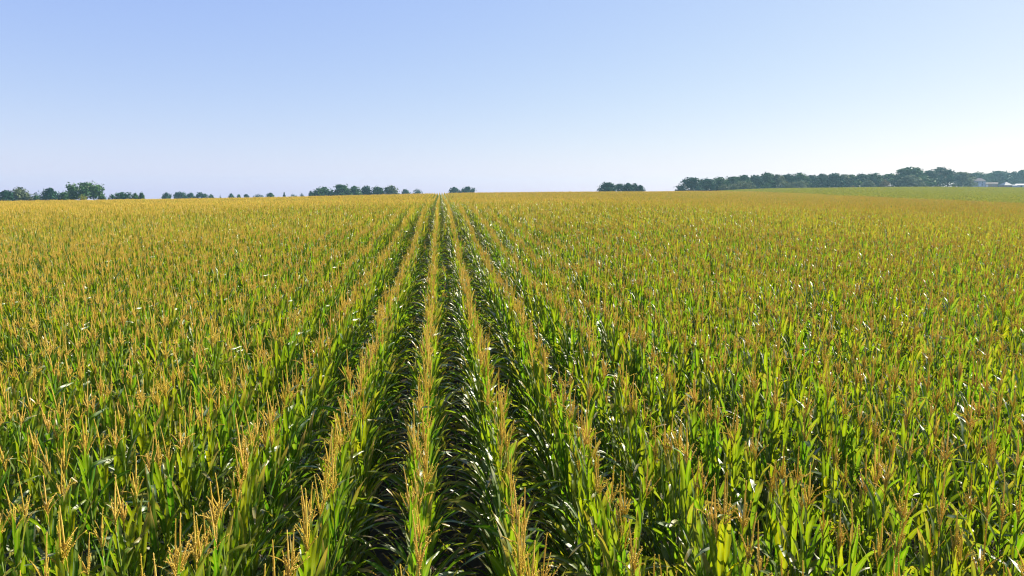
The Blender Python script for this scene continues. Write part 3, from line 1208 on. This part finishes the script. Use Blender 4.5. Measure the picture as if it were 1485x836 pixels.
shed = place('long_shed', 1435.3, HD + 4, 'long low brown shed with tan roof right of the farmhouse', 'shed', 0.0)
ez, rz_ = zrel(shed, 267.2), zrel(shed, 264.9)
w = 8.5 * PM
b = MB()
b.box(-w, w, 0, 7, -.5, ez)
b.obj('wall', M_BROWN, shed, smooth=False)
b = MB()
gable_roof(b, -w, w, 0, 7, ez, rz_ - ez)
b.obj('roof', M_TANROOF, shed, smooth=False)
b = MB()
b.box(-5.2 * PM, -2.6 * PM, -.08, .02, -.2, max(ez - .6, 1.2))
d_ = b.obj('garage_door', M_TRIM, shed, smooth=False)
b = MB()
for q in range(1, 4):
    z = -.2 + q * (max(ez - .6, 1.2) + .2) / 4
    b.box(-5.1 * PM, -2.7 * PM, -.10, -.082, z - .02, z + .02)
b.obj('panel_ribs', M_SIDING, d_, smooth=False)
window(shed, 3.5 * PM, -.003, ez - 1.0, 1.1, .8)

barn = place('barn', 1457.3, HD - 6, 'small barn with steep pyramid roof, pale on its right face', 'barn', 0.62)
ez, rz_ = zrel(barn, 269.2), zrel(barn, 264.0)
w = 5.6 * PM
b = MB()
b.box(-w, w, -w, w, -.5, ez)
b.obj('wall', M_RED, barn, smooth=False)
b = MB()
hip_roof(b, -w, w, -w, w, ez, rz_ - ez, 0.0, .5)
b.obj('roof', M_STEEL, barn, smooth=False)
b = MB()
b.box(-1.6, 1.6, -w - .08, -w + .02, -.3, max(ez - .4, .9))
b.obj('door', M_BROWN, barn, smooth=False)

steel = place('steel_shed', 1480.5, HD - 10, 'white steel shed with white roof at the right edge', 'shed', -0.12)
ez, rz_ = zrel(steel, 269.0), zrel(steel, 266.9)
w = 7.5 * PM
b = MB()
b.box(-w, w, 0, 9, -.5, ez)
b.obj('wall', M_WHITE, steel, smooth=False)
b = MB()
gable_roof(b, -w, w, 0, 9, ez, rz_ - ez)
b.obj('roof', M_WHITE, steel, smooth=False)
b = MB()
b.box(-1.2 * PM, 1.0 * PM, -.08, .02, -.3, ez - .35)
b.obj('door', M_GLASS, steel, smooth=False)

lean = place('grey_shed', 1470.3, HD - 12, 'low grey lean-to shed between pyramid-roofed barn and white shed', 'shed', 0.0)
ez = zrel(lean, 269.6)
b = MB()
b.box(-2.8 * PM, 2.6 * PM, 0, 5, -.5, ez)
b.obj('wall', M_SIDING, lean, smooth=False)
b = MB()
v = [b.vert(p) for p in ((-2.9 * PM, -.3, ez), (2.7 * PM, -.3, ez), (2.7 * PM, 5.3, ez + .9), (-2.9 * PM, 5.3, ez + .9),
                         (-2.9 * PM, -.3, ez + .12), (2.7 * PM, -.3, ez + .12), (2.7 * PM, 5.3, ez + 1.02), (-2.9 * PM, 5.3, ez + 1.02))]
for q in ((0, 3, 2, 1), (4, 5, 6, 7), (0, 1, 5, 4), (1, 2, 6, 5), (2, 3, 7, 6), (3, 0, 4, 7)):
    b.face([v[i] for i in q])
b.obj('roof', M_STEEL, lean, smooth=False)

# a white pickup-like car parked between long shed and barn: only its roof and bonnet clear the crop
car = place('parked_car', 1446.6, HD - 14, 'small white car parked between long low shed and pyramid-roofed barn', 'car', 0.0)
lift = max(zrel(car, 269.2) - 1.5, 0.0)
car.location.z += 0.0
b = MB()
prof = [(-2.1, .45), (-2.1, .85), (-1.2, .98), (-.7, 1.5), (.9, 1.52), (1.6, 1.0), (2.1, .9), (2.15, .45)]
f = [b.vert((x, -.85, z)) for x, z in prof]
k = [b.vert((x, .85, z)) for x, z in prof]
n = len(prof)
for i in range(n):
    b.face((f[i], k[i], k[(i + 1) % n], f[(i + 1) % n]))
b.face(f)
b.face(k[::-1])
b.obj('body', M_WHITE, car, smooth=False)
b = MB()
q = [b.vert(p) for p in ((-1.0, -.853, 1.0), (1.25, -.853, 1.02), (.8, -.853, 1.42), (-.62, -.853, 1.42))]
b.face(q)
b.obj('side_window', M_GLASS, car, smooth=False)
for x in (-1.35, 1.35):
    for y in (-.8, .8):
        b = MB()
        b.tube([(x, y - .1, .33), (x, y + .1, .33)], [.33, .33], 14)
        b.obj('wheel', M_TYRE, car, smooth=False)

# ------------------------------------------------------------------ haze
zlo = float(GZ.min()) - 1.0
hb = MB()
hb.box(-1350, 1350, -300, 1350, zlo, 29.0)
hm, N, L = new_mat('haze_air')
ho = N.new('ShaderNodeOutputMaterial')
pv = N.new('ShaderNodeVolumePrincipled')
pv.inputs['Color'].default_value = (0.42, 0.73, 0.90, 1)
pv.inputs['Density'].default_value = 0.00020
pv.inputs['Anisotropy'].default_value = 0.2
L.new(pv.outputs[0], ho.inputs['Volume'])
haze = hb.obj('haze', hm, smooth=False)
tag(haze, 'thin blue summer haze over the far fields', 'haze', kind='stuff')
